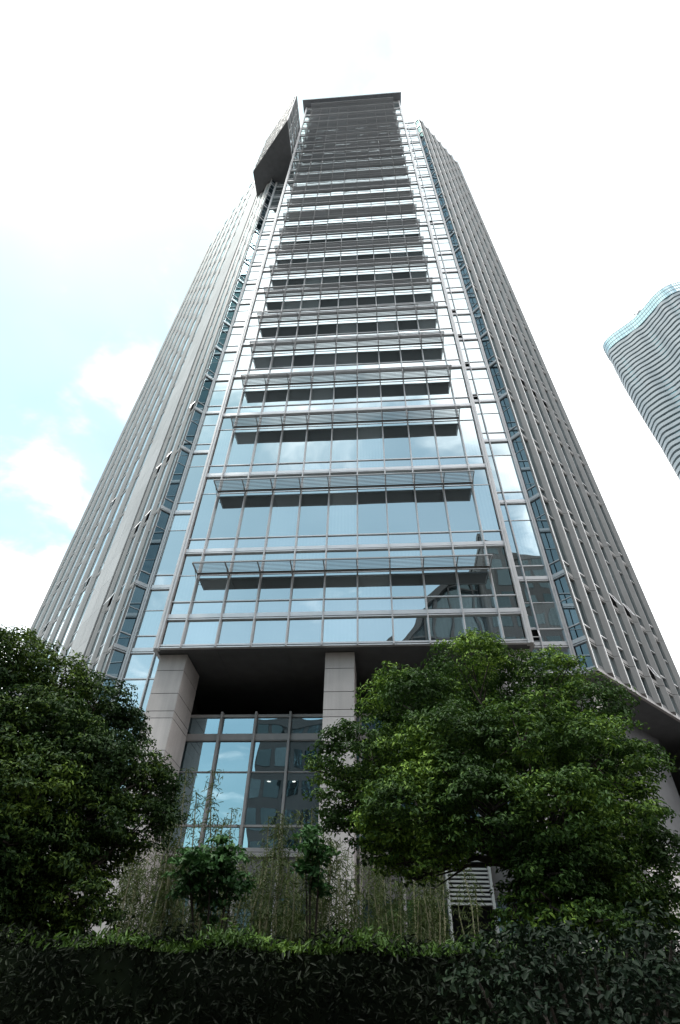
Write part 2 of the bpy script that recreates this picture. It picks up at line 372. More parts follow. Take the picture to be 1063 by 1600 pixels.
for s_, k in ((4.58, 2), (6.0, 2), (6.0, 1), (3.15, 6), (6.0, 9), (4.58, 8), (4.58, 6), (6.0, 6)): vent('WR', s_, F[k]+.55, .5, .66)
for s_, k in ((3.15, 2), (3.15, 3), (1.75, 3), (3.15, 4), (1.75, 4), (.4, 5), (13.2, 5), (18.6, 3), (21.2, 4), (10.6, 3)): vent('WL', s_, F[k]+.55, .5, .66)

# sunshades: outer tube, inner rail, arms and tilted blades
def blade(mb, y, z, x0, x1, L_=.105, t=.012, ang=math.radians(33)):
    c, s = math.cos(ang)*L_/2, math.sin(ang)*L_/2; nx, nz = -math.sin(ang)*t/2, math.cos(ang)*t/2
    pts = [(y-c-nx, z-s-nz), (y+c-nx, z+s-nz), (y+c+nx, z+s+nz), (y-c+nx, z-s+nz)]
    n = len(mb.v)
    for x in (x0, x1):
        for a, b in pts: mb.v.append((x, a, b))
    mb.f += [(n, n+1, n+2, n+3), (n+7, n+6, n+5, n+4)]+[(n+i, n+4+i, n+4+(i+1) % 4, n+(i+1) % 4) for i in range(4)]
for k in range(1, 24):
    z = F[k+1]-1.33
    fr_ = MB(); fr_.box(MX[0], MX[-1], -1.045, -1.0, z-.025, z+.03); fr_.box(MX[0], MX[-1], -.24, -.17, z-.05, z+.03)
    for x in MX: fr_.box(x-.018, x+.018, -1.02, -.15, z-.045, z+.037); fr_.bar((x, -.17, z-.32), (x, -.62, z-.03), .022)
    o = part(fr_, 'sunshade', M['shade'])
    bl = MB()
    for i in range(8): blade(bl, -.93+i*.094, z+.005, MX[0]+.03, MX[-1]-.03, .092, .016)
    part(bl, 'blades', M['shade'], o)

# roof canopy over the centre bay
mb = MB(); mb.box(-.45, 15.25, -1.12, 3.2, 109.05, 109.4); mb.box(-.47, 15.27, -1.14, -1.08, 109.0, 109.45)
for x in MX: mb.box(x-.05, x+.05, -1.0, 0, 108.93, 109.05)
part(mb, 'roof_canopy', M['canopy'])
mb = MB(); mb.box(.1, 14.9, -.1, .2, TOPC-.12, 108.98); part(mb, 'top_beam', M['beam'])

# the box that juts out at the top left corner
bay = MB()
BX = [(-.12, -3.9), (-5.3, 1.28), (-5.33, 4.4), (-3.3, 2.42), (-2.4, 3.0), (-.12, 3.0)]
zb, zt = 81.58, 96.1
bay.prism([(x+(.05 if i in (1, 2) else -.05 if i in (0, 5) else 0), y+(.09 if i < 2 else 0)) for i, (x, y) in enumerate(BX)][::-1], zb+.3, zt-.1)
jb = part(bay, 'projecting_bay', M['core'])
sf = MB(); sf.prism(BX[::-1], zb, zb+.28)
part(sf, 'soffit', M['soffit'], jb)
FR['BF'] = ((-.12, -3.9), (-S2, S2), (-S2, -S2)); FR['BR'] = ((-.12, -3.9), (0, 1), (1, 0)); FR['BL'] = ((-5.3, 1.28), (0, 1), (-1, 0))
LB = math.hypot(5.18, 5.18)
gm = MB(); fm = MB()
zz = [zb+.28, 83.81, 84.7, 86.55, 87.81, 88.7, 90.55, 91.81, 92.7, 94.55, zt-.15]
for fr, L_, n in (('BF', LB, 5), ('BR', 3.9, 3), ('BL', 3.1, 2)):
    for i in range(n):
        for z0, z1 in zip(zz[:-1], zz[1:]): pane(gm, fr, L_*i/n+.03, L_*(i+1)/n-.03, z0, z1, 0, .004)
    for i in range(n+1): fbox(fm, fr, L_*i/n-.03, L_*i/n+.03, -.05, .03, zb+.1, zt)
    for z in zz: fbox(fm, fr, .04, L_-.04, -.05, .07, z-.05, z+.07)
    fbox(fm, fr, 0, L_, -.2, .1, zt-.15, zt+.1)
part(gm, 'window', M['glass'], jb); part(fm, 'frame', M['post'], jb)

# podium: soffits, pillars, loggia, glazing
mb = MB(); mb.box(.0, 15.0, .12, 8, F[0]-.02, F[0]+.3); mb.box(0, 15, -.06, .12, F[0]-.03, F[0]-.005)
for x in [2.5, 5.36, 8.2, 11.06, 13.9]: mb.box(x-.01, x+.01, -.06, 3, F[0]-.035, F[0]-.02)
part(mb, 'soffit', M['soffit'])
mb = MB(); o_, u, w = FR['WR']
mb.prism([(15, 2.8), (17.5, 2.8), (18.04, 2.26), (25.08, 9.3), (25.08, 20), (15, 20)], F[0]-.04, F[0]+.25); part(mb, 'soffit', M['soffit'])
mb = MB(); fbox(mb, 'WR', -.05, 9.97, -.1, .04, F[0]-.14, F[0]-.02); fbox(mb, 'XR', .0, .79, -.1, .05, F[0]-.14, F[0]-.02); part(mb, 'edge_trim', M['frame2'])
JZ = [0, 1.5, 3.1, 4.7, 6.0, 7.3, 8.57, 9.75, 10.02, 10.72, 11.68, F[0]-.05]
for x0, x1 in ((.09, 1.21), (6.9, 8.06), (13.79, 14.91)):
    mb = MB()
    for z0, z1 in zip(JZ[:-1], JZ[1:]): mb.box(x0, x1, .5, 2.42, z0+.012, z1-.012)
    o = part(mb, 'pillar', M['stone']); g = MB(); g.box(x0+.015, x1-.015, .515, 2.4, 0, F[0]-.04); part(g, 'joint', M['dark'], o)
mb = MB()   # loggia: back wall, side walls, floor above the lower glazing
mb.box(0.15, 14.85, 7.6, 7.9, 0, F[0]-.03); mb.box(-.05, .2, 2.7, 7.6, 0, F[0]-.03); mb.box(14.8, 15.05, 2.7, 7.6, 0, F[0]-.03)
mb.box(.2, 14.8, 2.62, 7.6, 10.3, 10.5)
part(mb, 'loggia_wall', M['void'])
def podium(x0, x1, name='podium_glazing'):
    ms = [x for x in MX if x0 < x < x1]
    fm = MB()
    for z0, z1, pr in ((10.57, 10.68, .03), (9.66, 9.90, .03), (9.62, 9.64, .05), (8.43, 8.47, .01), (6.57, 6.64, .03), (5.65, 5.78, .05), (5.8, 5.92, .03)): fm.box(x0, x1, 2.5-pr, 2.6, z0, z1)
    o = part(fm, name, M['frame2'])
    for x in ms:
        a = MB(); a.box(x-.045, x+.045, 2.36, 2.6, 2.6, 10.76); part(a, 'mullion', M['frame2'], o)
    es = [x0]+ms+[x1]
    for a, b in zip(es[:-1], es[1:]):
        for z0, z1 in ((9.9, 10.57), (8.47, 9.62), (6.64, 8.43), (5.92, 6.57)):
            g = MB(); n = random.uniform(-.004, .004); g.poly([(a, 2.55+n, z0), (b, 2.55-n, z0), (b, 2.55-n, z1), (a, 2.55+n, z1)]); part(g, 'window', M['glass_pod'], o)
    return o
podium(1.21-.3, 6.9); podium(8.06, 13.79)
for x0, x1 in ((.9, 1.09), (1.09, 2.51), (2.51, 3.94), (3.94, 5.36), (5.36, 6.9), (8.06, 8.21), (8.21, 9.64), (9.64, 11.02), (12.53, 13.79)): mb = MB(); mb.box(x0+.01, x1-.01, 2.52, 2.62, 4.5, 5.64); part(mb, 'stone_panel', M['stone_dark'])
for x0, x1 in ((.9, 2.5), (2.5, 3.9), (3.9, 5.3), (5.3, 6.9), (8.06, 9.6), (9.6, 11.0), (12.53, 13.79)): mb = MB(); mb.poly([(x0, 2.57, 0), (x1, 2.57, 0), (x1, 2.57, 4.48), (x0, 2.57, 4.48)]); part(mb, 'shop_window', M['glass_pod'])
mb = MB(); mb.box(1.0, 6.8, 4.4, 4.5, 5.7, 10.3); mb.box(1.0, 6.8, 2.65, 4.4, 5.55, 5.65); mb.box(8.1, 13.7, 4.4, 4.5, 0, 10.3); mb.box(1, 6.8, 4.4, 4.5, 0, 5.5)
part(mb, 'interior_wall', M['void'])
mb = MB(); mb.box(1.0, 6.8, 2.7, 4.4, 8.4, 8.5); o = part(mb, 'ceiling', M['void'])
for x in (4.55, 5.55):
    mb = MB(); mb.box(x-.06, x+.06, 3.4, 3.45, 8.37, 8.395); part(mb, 'downlight', lamp, o)
# louvred vent with the dark doorway below
fm = MB(); fm.box(11.02, 11.1, 2.3, 2.6, 0, 5.75); fm.box(12.45, 12.53, 2.3, 2.6, 0, 5.75); fm.box(11.1, 12.45, 2.4, 2.6, 4.36, 4.42)
o = part(fm, 'louver_panel', M['slat']); sl = MB()
for i in range(11):
    z = 4.5+i*.118; sl.box(11.1, 12.45, 2.42, 2.52, z, z+.055)
part(sl, 'slats', M['slat'], o); dk = MB(); dk.box(11.1, 12.45, 2.7, 2.75, 4.42, 5.75); part(dk, 'backing', M['dark'], o)
mb = MB(); mb.box(11.1, 12.45, 3.6, 3.7, 0, 4.36); part(mb, 'doorway', M['core'])

# stone podium walls beyond the centre bay
mb = MB()
for z0, z1 in zip([0, 1.6, 3.2, 4.8], [1.6, 3.2, 4.8, 6.3]):
    for a in range(4): mb.box(-3.6+a*.98, -3.6+(a+1)*.98-.012, 1.2, 1.5, z0+.012, z1)
part(mb, 'podium_wall', M['stone'])
o_ = (RRX-.2, RY_+.9)
FR['PW'] = (o_, (S2, S2), (S2, -S2))
mb = MB()
for z0, z1 in zip([0, 2.0, 4.0, 6.0, 8.0, 10.0], [2.0, 4.0, 6.0, 8.0, 10.0, F[0]-.05]):
    fbox(mb, 'PW', .1, .95, -.8, .0, z0+.012, z1)
part(mb, 'pillar', M['stone'])
mb = MB()
for z0, z1 in ((0, 1.9), (1.91, 3.7), (3.71, 5.5), (5.51, 6.9)):
    for a0, a1 in ((1.0, 2.1), (2.11, 3.3), (3.31, 4.2)): fbox(mb, 'PW', a0, a1, -1.0, -.55, z0, z1)
part(mb, 'podium_wall', M['stone'])
mb = MB(); fbox(mb, 'PW', 1.0, 8.6, -1.4, -1.1, 0, F[0]-.05); part(mb, 'recess_wall', M['soffit'])

# ------------------------------------------------------------------ far curved tower
far = thing('curved_tower', 'distant wavy glass tower with thin horizontal balconies beyond the office tower', 'skyscraper', (165, 145, 0))
H = 300
ctrl = [(166.0, 184), (156.5, 171), (150.6, 164), (149.4, 159.5), (151.9, 154.9), (157.2, 149.8), (161.7, 145.0), (165.6, 137.8), (168.3, 132.0), (171.3, 128.3), (174.9, 126.1), (180.2, 124.8), (187, 122), (192, 116), (197, 106), (203, 101), (211, 100), (225, 110), (232, 135), (220, 165), (195, 187), (178, 190)]
def smooth_closed(c, n=5):
    out = []; m_ = len(c)
    for i in range(m_):
        p0, p1, p2, p3 = [np.array(c[(i+j-1) % m_], float) for j in range(4)]
        for t in np.arange(n)/n: out.append(.5*((2*p1)+(-p0+p2)*t+(2*p0-5*p1+4*p2-p3)*t*t+(-p0+3*p1-3*p2+p3)*t**3))
    return np.array(out)
ring = smooth_closed(ctrl)
tang = np.roll(ring, -1, 0)-np.roll(ring, 1, 0); nrm = np.stack([tang[:, 1], -tang[:, 0]], 1); nrm /= np.linalg.norm(nrm, axis=1)[:, None]
area = .5*np.sum(ring[:, 0]*np.roll(ring[:, 1], -1)-np.roll(ring[:, 0], -1)*ring[:, 1])
if area < 0: nrm = -nrm
def band(V, Fc, off0, z0, off1, z1, closed=True):
    n = len(V); k = len(ring); a = ring+nrm*np.reshape(off0, (-1, 1)); b = ring+nrm*np.reshape(off1, (-1, 1))
    for p in a: V.append((p[0], p[1], z0))
    for p in b: V.append((p[0], p[1], z1))
    for i in range(k):
        j = (i+1) % k; Fc.append((n+i, n+j, n+k+j, n+k+i))
def add_far(o): o.parent = far; o.matrix_parent_inverse = Matrix.Translation((-165, -145, 0)); return o
V, Fc = [], []; band(V, Fc, np.zeros(len(ring)), 0, np.zeros(len(ring)), H-9); add_far(arr_mesh('facade', np.array(V), np.array(Fc), M['glass_far']))
V, Fc = [], []; fh = 3.45; k_ = int((H-10)/fh); ph = np.linspace(0, 2*math.pi, len(ring), endpoint=False)
for i in range(k_):
    z = H-12-i*fh; off = .85+.3*np.sin(ph*9+i*.21)+.2*np.sin(ph*17-i*.13)
    band(V, Fc, off*0, z, off, z); band(V, Fc, off, z, off, z+2.1); band(V, Fc, off, z+2.1, off*0, z+2.15)
add_far(arr_mesh('balcony_bands', np.array(V), np.array(Fc), M['slab']))
V, Fc = [], []; off = np.full(len(ring), .8)
crown = glass_mat('crown_glass', (.78, .93, .97), .55, (.25, .36, .40), .3)
band(V, Fc, off, H-9, off, H); band(V, Fc, off, H, off-1.2, H); band(V, Fc, off-1.2, H, off-1.2, H-9); band(V, Fc, off*0, H-9, off, H-9); add_far(arr_mesh('crown', np.array(V), np.array(Fc), crown))
g = MB(); ro = ring+nrm*.85
for i in range(0, len(ro), 1): g.box(ro[i][0]-.07, ro[i][0]+.07, ro[i][1]-.07, ro[i][1]+.07, H-9, H)
o = add_far(g.build('crown_mullions', M['slab'])); o['kind'] = 'stuff'
V, Fc = [], []
for z in (H-9, H-6, H-3, H-.2): band(V, Fc, off+.05, z, off+.15, z); band(V, Fc, off+.15, z, off+.15, z+.18); band(V, Fc, off+.15, z+.18, off+.05, z+.18)
add_far(arr_mesh('crown_rails', np.array(V), np.array(Fc), M['slab']))
g = MB(); g.prism([tuple(p) for p in ring], H-9.2, H-9); add_far(g.build('roof', M['roof']))
g = MB(); g.box(163.5, 165.5, 141, 143, H-9, H+2.6); g.bar((164.5, 142, H+1), (161.5, 143.5, H+2.4), .5); add_far(g.build('roof_crane', M['bracket']))

# ------------------------------------------------------------------ buildings behind the photographer (mirrored in the glass; two low blocks added to cut low light)
def block(x0, x1, y0, y1, h, label, ncol, nrow, m='conc', name='office_block'):
    t = thing(name, label, 'office block', ((x0+x1)/2, y1, 0)); inv = Matrix.Translation((-(x0+x1)/2, -y1, 0))
    b = MB(); b.box(x0, x1, y0, y1, 0, h); b.box(x0-.2, x1+.2, y0-.2, y1+.2, h-.6, h+.5); o = b.build('wall', M[m]); o.parent = t; o.matrix_parent_inverse = inv
    g = MB(); cw = (x1-x0)/ncol; rh = h/nrow
    for i in range(ncol):
        for j in range(nrow): g.box(x0+cw*i+cw*.12, x0+cw*(i+1)-cw*.12, y1-.2, y1+.05, rh*j+rh*.25, rh*(j+1)-rh*.12)
    g2 = g.build('window', M['glass_blk']); g2.parent = t; g2.matrix_parent_inverse = inv; g2['kind'] = 'stuff' if ncol*nrow > 100 else ''
    return t
block(28, 66, -90, -58, 66, 'dark glass office block mirrored in the right-hand panes of the tower', 12, 17)
block(-75, -32, -80, -50, 24, 'added low grey block across the street on the left, darkening the surroundings', 10, 6)  # generic block, added to darken the surroundings near the ground
block(-30, 8, -95, -75, 19, 'added long low grey block behind the photographer, darkening the surroundings', 10, 5)  # also added, blocks low-angle light from behind
block(-11.2, 1.6, -78, -63.5, 37, 'dark narrow office block left of the glass atrium across the street', 5, 9)
# arched atrium leaning on the block
t = thing('glass_atrium', 'curved glass atrium with steel ribs mirrored low in the right panes', 'atrium', (18, -58, 0))
prof = [(2, 30), (6, 38), (11, 46), (16, 53), (21, 58), (27.8, 61)]
g = MB(); pts = [(2, 0)]+prof+[(27.8, 0)]
n = len(g.v)
for y in (-62, -80):
    for x, z in pts: g.v.append((x, y, z))
k = len(pts); g.f.append(tuple(range(k))); g.f.append(tuple(range(2*k-1, k-1, -1)))
for i in range(k): g.f.append((i, k+i, k+(i+1) % k, (i+1) % k))
o = g.build('glazing', M['glass_blk']); o.parent = t; o.matrix_parent_inverse = Matrix.Translation((-18, 58, 0))
g = MB()
for (a, za), (b, zb2) in zip(prof[:-1], prof[1:]): g.bar((a, -61.5, za), (b, -61.5, zb2), .9)
for x in np.arange(3, 27, 2.6):
    z = float(np.interp(x, [p[0] for p in prof], [p[1] for p in prof])); g.bar((x, -61.6, 0), (x, -61.6, z), .35)
for z in np.arange(8, 60, 4.5):
    xs = float(np.interp(z, [p[1] for p in prof], [p[0] for p in prof])) if z > 30 else 2; g.bar((xs, -61.6, z), (27.5, -61.6, z), .3)
o = g.build('steel_ribs', M['conc']); o.parent = t; o.matrix_parent_inverse = Matrix.Translation((-18, 58, 0))

# ------------------------------------------------------------------ ground
def struct(name, mb, m):
    o = mb.build(name, m); o['kind'] = 'structure'; return o
g = MB(); g.poly([(-1500, -1500, 0), (1500, -1500, 0), (1500, 1500, 0), (-1500, 1500, 0)]); struct('ground', g, M['ground'])
g = MB(); g.poly([(-30, -14.5, .004), (45, -14.5, .004), (45, -.5, .004), (-30, -.5, .004)]); struct('planting_bed', g, M['soil'])

# ------------------------------------------------------------------ foliage
def leaf_arrays(P, N, size, aspect=.45, droop=.25, fold=.25):
    """rhombic folded leaves: P centres, N preferred normals"""
    n = len(P); N = N/np.linalg.norm(N, axis=1)[:, None]
    r = rng.normal(size=(n, 3)); r[:, 2] -= droop*1.5; D = r-N*np.sum(r*N, 1)[:, None]; D /= np.linalg.norm(D, axis=1)[:, None]+1e-9
    Sd = np.cross(N, D); L = (size*rng.uniform(.65, 1.25, n))[:, None]; Wd = L*aspect
    a = P-D*L*.5; c = P+D*L*.5-N*L*.14; up = N*Wd*fold
    r1 = P+Sd*Wd*.42+up-D*L*.22; r2 = P+Sd*Wd*.40+up+D*L*.16-N*L*.03; l1 = P-Sd*Wd*.42+up-D*L*.22; l2 = P-Sd*Wd*.40+up+D*L*.16-N*L*.03
    V = np.stack([a, r1, r2, c, l2, l1], 1).reshape(-1, 3); k = np.arange(n)[:, None]*6
    return V, np.concatenate([k+np.array([[0, 1, 2, 3]]), k+np.array([[0, 3, 4, 5]])], 0)
def clump_leaves(lobes, dens, size, aspect=.45, sub=14, flat=.75):
    """lobes: (centre, radius). Each lobe carries twig tufts; each tuft a fan of leaves that lie like roof tiles"""
    Ps, Ns = [], []
    for c, r in lobes:
        nt = max(8, int(sub*r*r*4)); d = rng.normal(size=(nt, 3)); d[:, 2] = d[:, 2]*.85+.15; d /= np.linalg.norm(d, axis=1)[:, None]
        rr = r*rng.uniform(.55, 1.08, nt)**.8; tc = np.array(c)+d*rr[:, None]*np.array([1, 1, flat])
        tr = rng.uniform(.16, .34, nt)*(.5+.35*r)
        for q in range(nt):
            m_ = int(dens*(tr[q]/.25)**2*rng.uniform(.7, 1.2)); e = rng.normal(size=(m_, 3)); e /= np.linalg.norm(e, axis=1)[:, None]
            e[:, 2] = np.abs(e[:, 2])*.8-.15
            Ps.append(tc[q]+e*tr[q]*rng.uniform(.4, 1.1, m_)[:, None]*np.array([1, 1, .7])); nn = e*.7+rng.normal(size=(m_, 3))*.45+np.array([0, 0, .75])+d[q]*.3; Ns.append(nn)
    P = np.concatenate(Ps); N = np.concatenate(Ns)
    return leaf_arrays(P, N, size, aspect)

def make_tree(label, lobes, base, fork, leafm, dens=34, size=.1, sub=14):
    t = thing('tree', label, 'tree', tuple(base))
    V, Fq = clump_leaves(lobes, dens, size, .46, sub); V = V-np.array(base)
    arr_mesh('crown', V, Fq, M[leafm], t)
    b = Vector(base); tk = MB(); tk.tube([(0, 0, -.1), (.03, .02, .9), (0, .05, fork-.2), (.02, .04, fork)], [.2, .16, .14, .13], 12); tk.build('trunk', M['bark'], t, True)
    br = MB()
    for i, (c, r) in enumerate(lobes):
        c = Vector(c)-b; s = Vector((.02, .04, fork-.15-.05*(i % 4))); mid = s.lerp(c, .5)+Vector((random.uniform(-.2, .2), random.uniform(-.2, .2), .06*(c-s).length))
        q = s.lerp(mid, .5)+Vector((0, 0, .0)); br.tube([s, q, mid, c], [.048, .036, .024, .01], 6)
        for _ in range(4):
            d = Vector((random.gauss(0, 1), random.gauss(0, 1), random.gauss(.3, .7))).normalized()*r*.85; br.tube([mid.lerp(c, random.uniform(.4, 1)), c+d], [.016, .005], 5)
    br.build('branches', M['bark'], t, True)
    return t

def lob(lst, D0):
    out = []
    for u, v, rp, dd in lst:
        D = D0+dd; p = at(u, v, D); out.append((tuple(p), px2m(u, v, D, rp)))
    return out
# right tree
rt = [(738, 1040, 62, 0), (640, 1100, 72, -.3), (850, 1062, 58, .2), (930, 1105, 52, 0), (560, 1180, 62, -.4), (700, 1165, 78, -.9), (820, 1150, 80, -1.0), (940, 1180, 75, -.8), (1003, 1190, 42, 0),
      (540, 1260, 52, -.3), (640, 1260, 75, -1.0), (760, 1260, 80, -1.3), (880, 1270, 80, -1.3), (985, 1275, 62, -.6), (610, 1330, 48, -.3), (690, 1330, 40, -.4), (810, 1325, 40, .9), (920, 1360, 72, -.8), (1010, 1370, 60, -.2),
      (960, 1430, 62, -.4), (880, 1440, 44, .6), (1020, 1450, 40, 0), (760, 1140, 80, 1.3), (880, 1180, 85, 1.4), (640, 1180, 70, 1.1), (720, 1260, 70, 1.2), (940, 1280, 80, 1.3), (560, 1230, 40, .6), (800, 1210, 90, 0), (860, 1400, 38, .2), (650, 1320, 60, .8), (780, 1310, 42, 1.0), (850, 1340, 60, -.9), (950, 1330, 70, .9), (900, 1430, 60, -.9), (990, 1430, 60, .6), (840, 1420, 45, .9), (700, 1220, 60, -1.2), (500, 1205, 26, 0), (1040, 1330, 40, 0), (1035, 1410, 36, 0), (590, 1310, 34, -.5), (620, 1350, 30, -.6), (675, 1355, 34, -.9), (560, 1290, 30, -.2), (860, 1420, 40, -1.4), (930, 1440, 44, -1.3), (800, 1440, 26, -1.2), (650, 1375, 22, -.5), (805, 1400, 30, -.9), (795, 1440, 22, -.7), (830, 1465, 34, -.4), (805, 1355, 36, -1.0), (860, 1370, 45, -1.4), (700, 1320, 44, -1.1), (600, 1290, 40, -.9), (520, 1275, 26, -.1)]
base = at(880, 1560, 9.2); base.z = 0
make_tree('large bright-topped leafy tree in front of the right half of the tower', lob(rt, 9.2), base, 3.4, 'leaf', 78, .067, 64)
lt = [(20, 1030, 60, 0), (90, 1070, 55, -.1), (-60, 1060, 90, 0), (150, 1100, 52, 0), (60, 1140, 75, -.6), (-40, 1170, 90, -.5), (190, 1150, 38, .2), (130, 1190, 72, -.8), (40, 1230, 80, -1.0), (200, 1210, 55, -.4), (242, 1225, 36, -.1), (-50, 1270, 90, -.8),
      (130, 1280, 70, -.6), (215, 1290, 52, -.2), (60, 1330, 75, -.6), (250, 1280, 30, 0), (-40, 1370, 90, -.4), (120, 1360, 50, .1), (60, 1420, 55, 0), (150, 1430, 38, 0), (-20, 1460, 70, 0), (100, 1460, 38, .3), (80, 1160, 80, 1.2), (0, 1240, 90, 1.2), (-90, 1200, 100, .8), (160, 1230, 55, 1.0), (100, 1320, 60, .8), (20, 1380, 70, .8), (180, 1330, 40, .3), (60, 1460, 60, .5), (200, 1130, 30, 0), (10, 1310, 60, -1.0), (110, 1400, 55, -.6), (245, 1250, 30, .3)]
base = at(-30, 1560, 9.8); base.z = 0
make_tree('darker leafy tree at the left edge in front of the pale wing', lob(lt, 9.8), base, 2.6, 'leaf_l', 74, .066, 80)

# trees added behind the photographer to shade the hedge and stand dark at the foot of the mirrored view
src = bpy.data.objects['tree']
tree_kids = [c for c in bpy.data.objects if c.parent == src]
for i, (x, y, s, rz, lab) in enumerate(((7.0, -28.5, 1.2, 3.3, 'added second-row shade tree mirrored in the podium glass between the left and middle trees'), (14.0, -28.5, 1.2, .4, 'added second-row shade tree mirrored in the podium glass between the middle and right trees'), (0, -28.5, 1.2, 1.9, 'leftmost added second-row shade tree mirrored low in the podium glass'), (3.5, -24.5, 1.1, 1.0, 'left added shade tree mirrored low in the podium glass'), (10.5, -25.5, 1.15, 2.6, 'middle added shade tree mirrored low in the podium glass'), (17.5, -24.0, 1.1, 4.1, 'right added shade tree mirrored low in the podium glass'), (-4.5, -25.5, 1.1, 5.2, 'far left added shade tree behind the photographer mirrored in the podium glass'))):
    o = src.copy(); col.objects.link(o); o.location = (x, y, 0); o.rotation_euler = (0, 0, rz); o.scale = (s, s, s*.9); o['label'] = lab; o['group'] = 'added shade trees behind the photographer'
    for c in tree_kids:
        c2 = c.copy(); col.objects.link(c2); c2.parent = o

# hedge
def hedge_pts(x0, x1, y0, y1, h, n_front, n_top):
    P, N = [], []
    x = rng.uniform(x0, x1, n_front); z = rng.uniform(.05, h, n_front); y = y0+rng.normal(0, .05, n_front)+.06*np.sin(x*3.1)+.05*np.sin(z*7+x*2)
    P.append(np.stack([x, y, z], 1)); nn = rng.normal(size=(n_front, 3))*.55+np.array([0, -.6, .6]); N.append(nn)
    x = rng.uniform(x0, x1, n_top); y = rng.uniform(y0, y1, n_top); z = h+.05*np.sin(x*4+y*3)+.04*np.sin(x*9.)+np.abs(rng.normal(0, .06, n_top))
    P.append(np.stack([x, y, z], 1)); nn = rng.normal(size=(n_top, 3))*.6+np.array([0, -.1, .7]); N.append(nn)
    return np.concatenate(P), np.concatenate(N)
hy = CY+6.0; hh = 2.00
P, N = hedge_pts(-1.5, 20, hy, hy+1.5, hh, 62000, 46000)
t = thing('hedge', 'clipped dark evergreen hedge along the bottom with its lit top coloured brighter green', 'hedge', (9, hy+.7, 0))
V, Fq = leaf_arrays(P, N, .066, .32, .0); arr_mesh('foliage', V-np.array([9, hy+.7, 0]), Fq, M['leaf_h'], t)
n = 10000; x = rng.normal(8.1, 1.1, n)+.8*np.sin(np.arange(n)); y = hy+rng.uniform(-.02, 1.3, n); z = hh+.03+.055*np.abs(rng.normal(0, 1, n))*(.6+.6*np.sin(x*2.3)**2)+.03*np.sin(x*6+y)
P = np.stack([x, y, z], 1); nn = rng.normal(size=(n, 3))*.8+np.array([0, -.5, .35]); V, Fq = leaf_arrays(P, nn, .068, .28, -.9); arr_mesh('lit_top_leaves', V-np.array([9, hy+.7, 0]), Fq, M['leaf_lit'], t)  # bright leaf layer stands in for light falling on the hedge top
g = MB(); g.box(-10.4, 11, -.62, .75, 0, hh+.0); g.build('stems', M['leaf_h'], t)

# broad-leaved shrub at lower right, in front of the hedge
sl_ = [(800, 1500, 60, 0), (860, 1480, 50, .1), (760, 1560, 60, -.1), (860, 1570, 70, -.3), (950, 1540, 70, -.1), (1030, 1520, 60, 0), (1040, 1600, 70, -.2), (940, 1640, 80, -.3), (800, 1650, 80, -.2), (1100, 1560, 80, 0), (1010, 1450, 34, .3), (900, 1480, 45, .6), (980, 1490, 50, .6), (820, 1500, 45, .8), (930, 1510, 50, .4), (1050, 1470, 40, .5), (740, 1520, 40, .5)]
def shrub(label, lst, D0, bx, leafm, dens, size, aspect, sub, cat='shrub', stems=5):
    b = at(*bx); b.z = 0; lobes = lob(lst, D0); t = thing('shrub', label, cat, tuple(b))
    V, Fq = clump_leaves(lobes, dens, size, aspect, sub); arr_mesh('foliage', V-np.array(b), Fq, M[leafm], t)
    s = MB()
    for i, (c, r) in enumerate(lobes):
        c = Vector(c)-b; s.tube([(random.uniform(-.08, .08), random.uniform(-.08, .08), 0), (c.x*.3, c.y*.3, c.z*.55), tuple(c)], [.028, .02, .008], 6)
    s.build('stem', M['bark'], t, True); return t
shrub('broad-leaved dark shrub in the lower right corner before the hedge', sl_, 4.6, (900, 1500, 4.6), 'leaf_b', 40, .05, .58, 70)
shrub('round bright green shrub rising behind the hedge beside the left pillar', [(330, 1335, 34, 0), (295, 1355, 28, 0), (362, 1350, 26, .1), (330, 1375, 36, .2), (300, 1395, 26, .2), (365, 1385, 24, .2), (330, 1420, 26, .3)], 11.3, (335, 1500, 11.3), 'leaf_s', 40, .11, .5, 60)
shrub('narrow bright green shrub rising behind the hedge left of the middle pillar', [(485, 1310, 22, 0), (478, 1338, 22, 0), (500, 1335, 18, 0), (486, 1365, 20, .1), (498, 1392, 15, .1)], 11.3, (488, 1500, 11.3), 'leaf_s', 44, .11, .5, 70)

# bamboo canes
def cane_mesh(seed, h):
    rs = random.Random(seed); c = MB(); pts = []; rad = []; lean = rs.uniform(-.03, .03); n = 9
    for i in range(n+1):
        s = i/n; pts.append((lean*h*s*s, .02*h*s*s*rs.uniform(-1, 1), h*s)); rad.append(.015*(1-.6*s)+.003)
    c.tube(pts, rad, 6)
    for i in range(2, n):
        x, y, z = pts[i]; c.tube([(x, y, z-.012), (x, y, z+.012)], [rad[i]*1.35]*2, 6)
    k = 330; s = np.array([rs.random() for _ in range(k)]); s = .3+.7*s**.75
    ang = rng.uniform(0, 6.28, k); rr = rng.uniform(.03, .30, k)*(1.2-s*.6)
    P = np.stack([lean*h*s*s+np.cos(ang)*rr, np.sin(ang)*rr, h*s], 1); N = np.stack([np.cos(ang)*.5, np.sin(ang)*.5, np.full(k, .6)], 1)+rng.normal(size=(k, 3))*.4
    V, Fq = leaf_arrays(P, N, .12, .13, .5)
    return c, None, V, Fq
protos = []
for i, h in enumerate((4.2, 3.7, 4.7, 3.2, 4.0)):
    t = thing('bamboo', 'slim bamboo cane with sparse narrow leaves standing behind the hedge', 'bamboo', (0, 0, 0), 'bamboo canes behind the hedge')
    c, nd, V, Fq = cane_mesh(50+i, h); cu = c.build('culm', M['culm'], t, True); arr_mesh('leaves', V, Fq, M['leaf_bam'], t); protos.append(t)
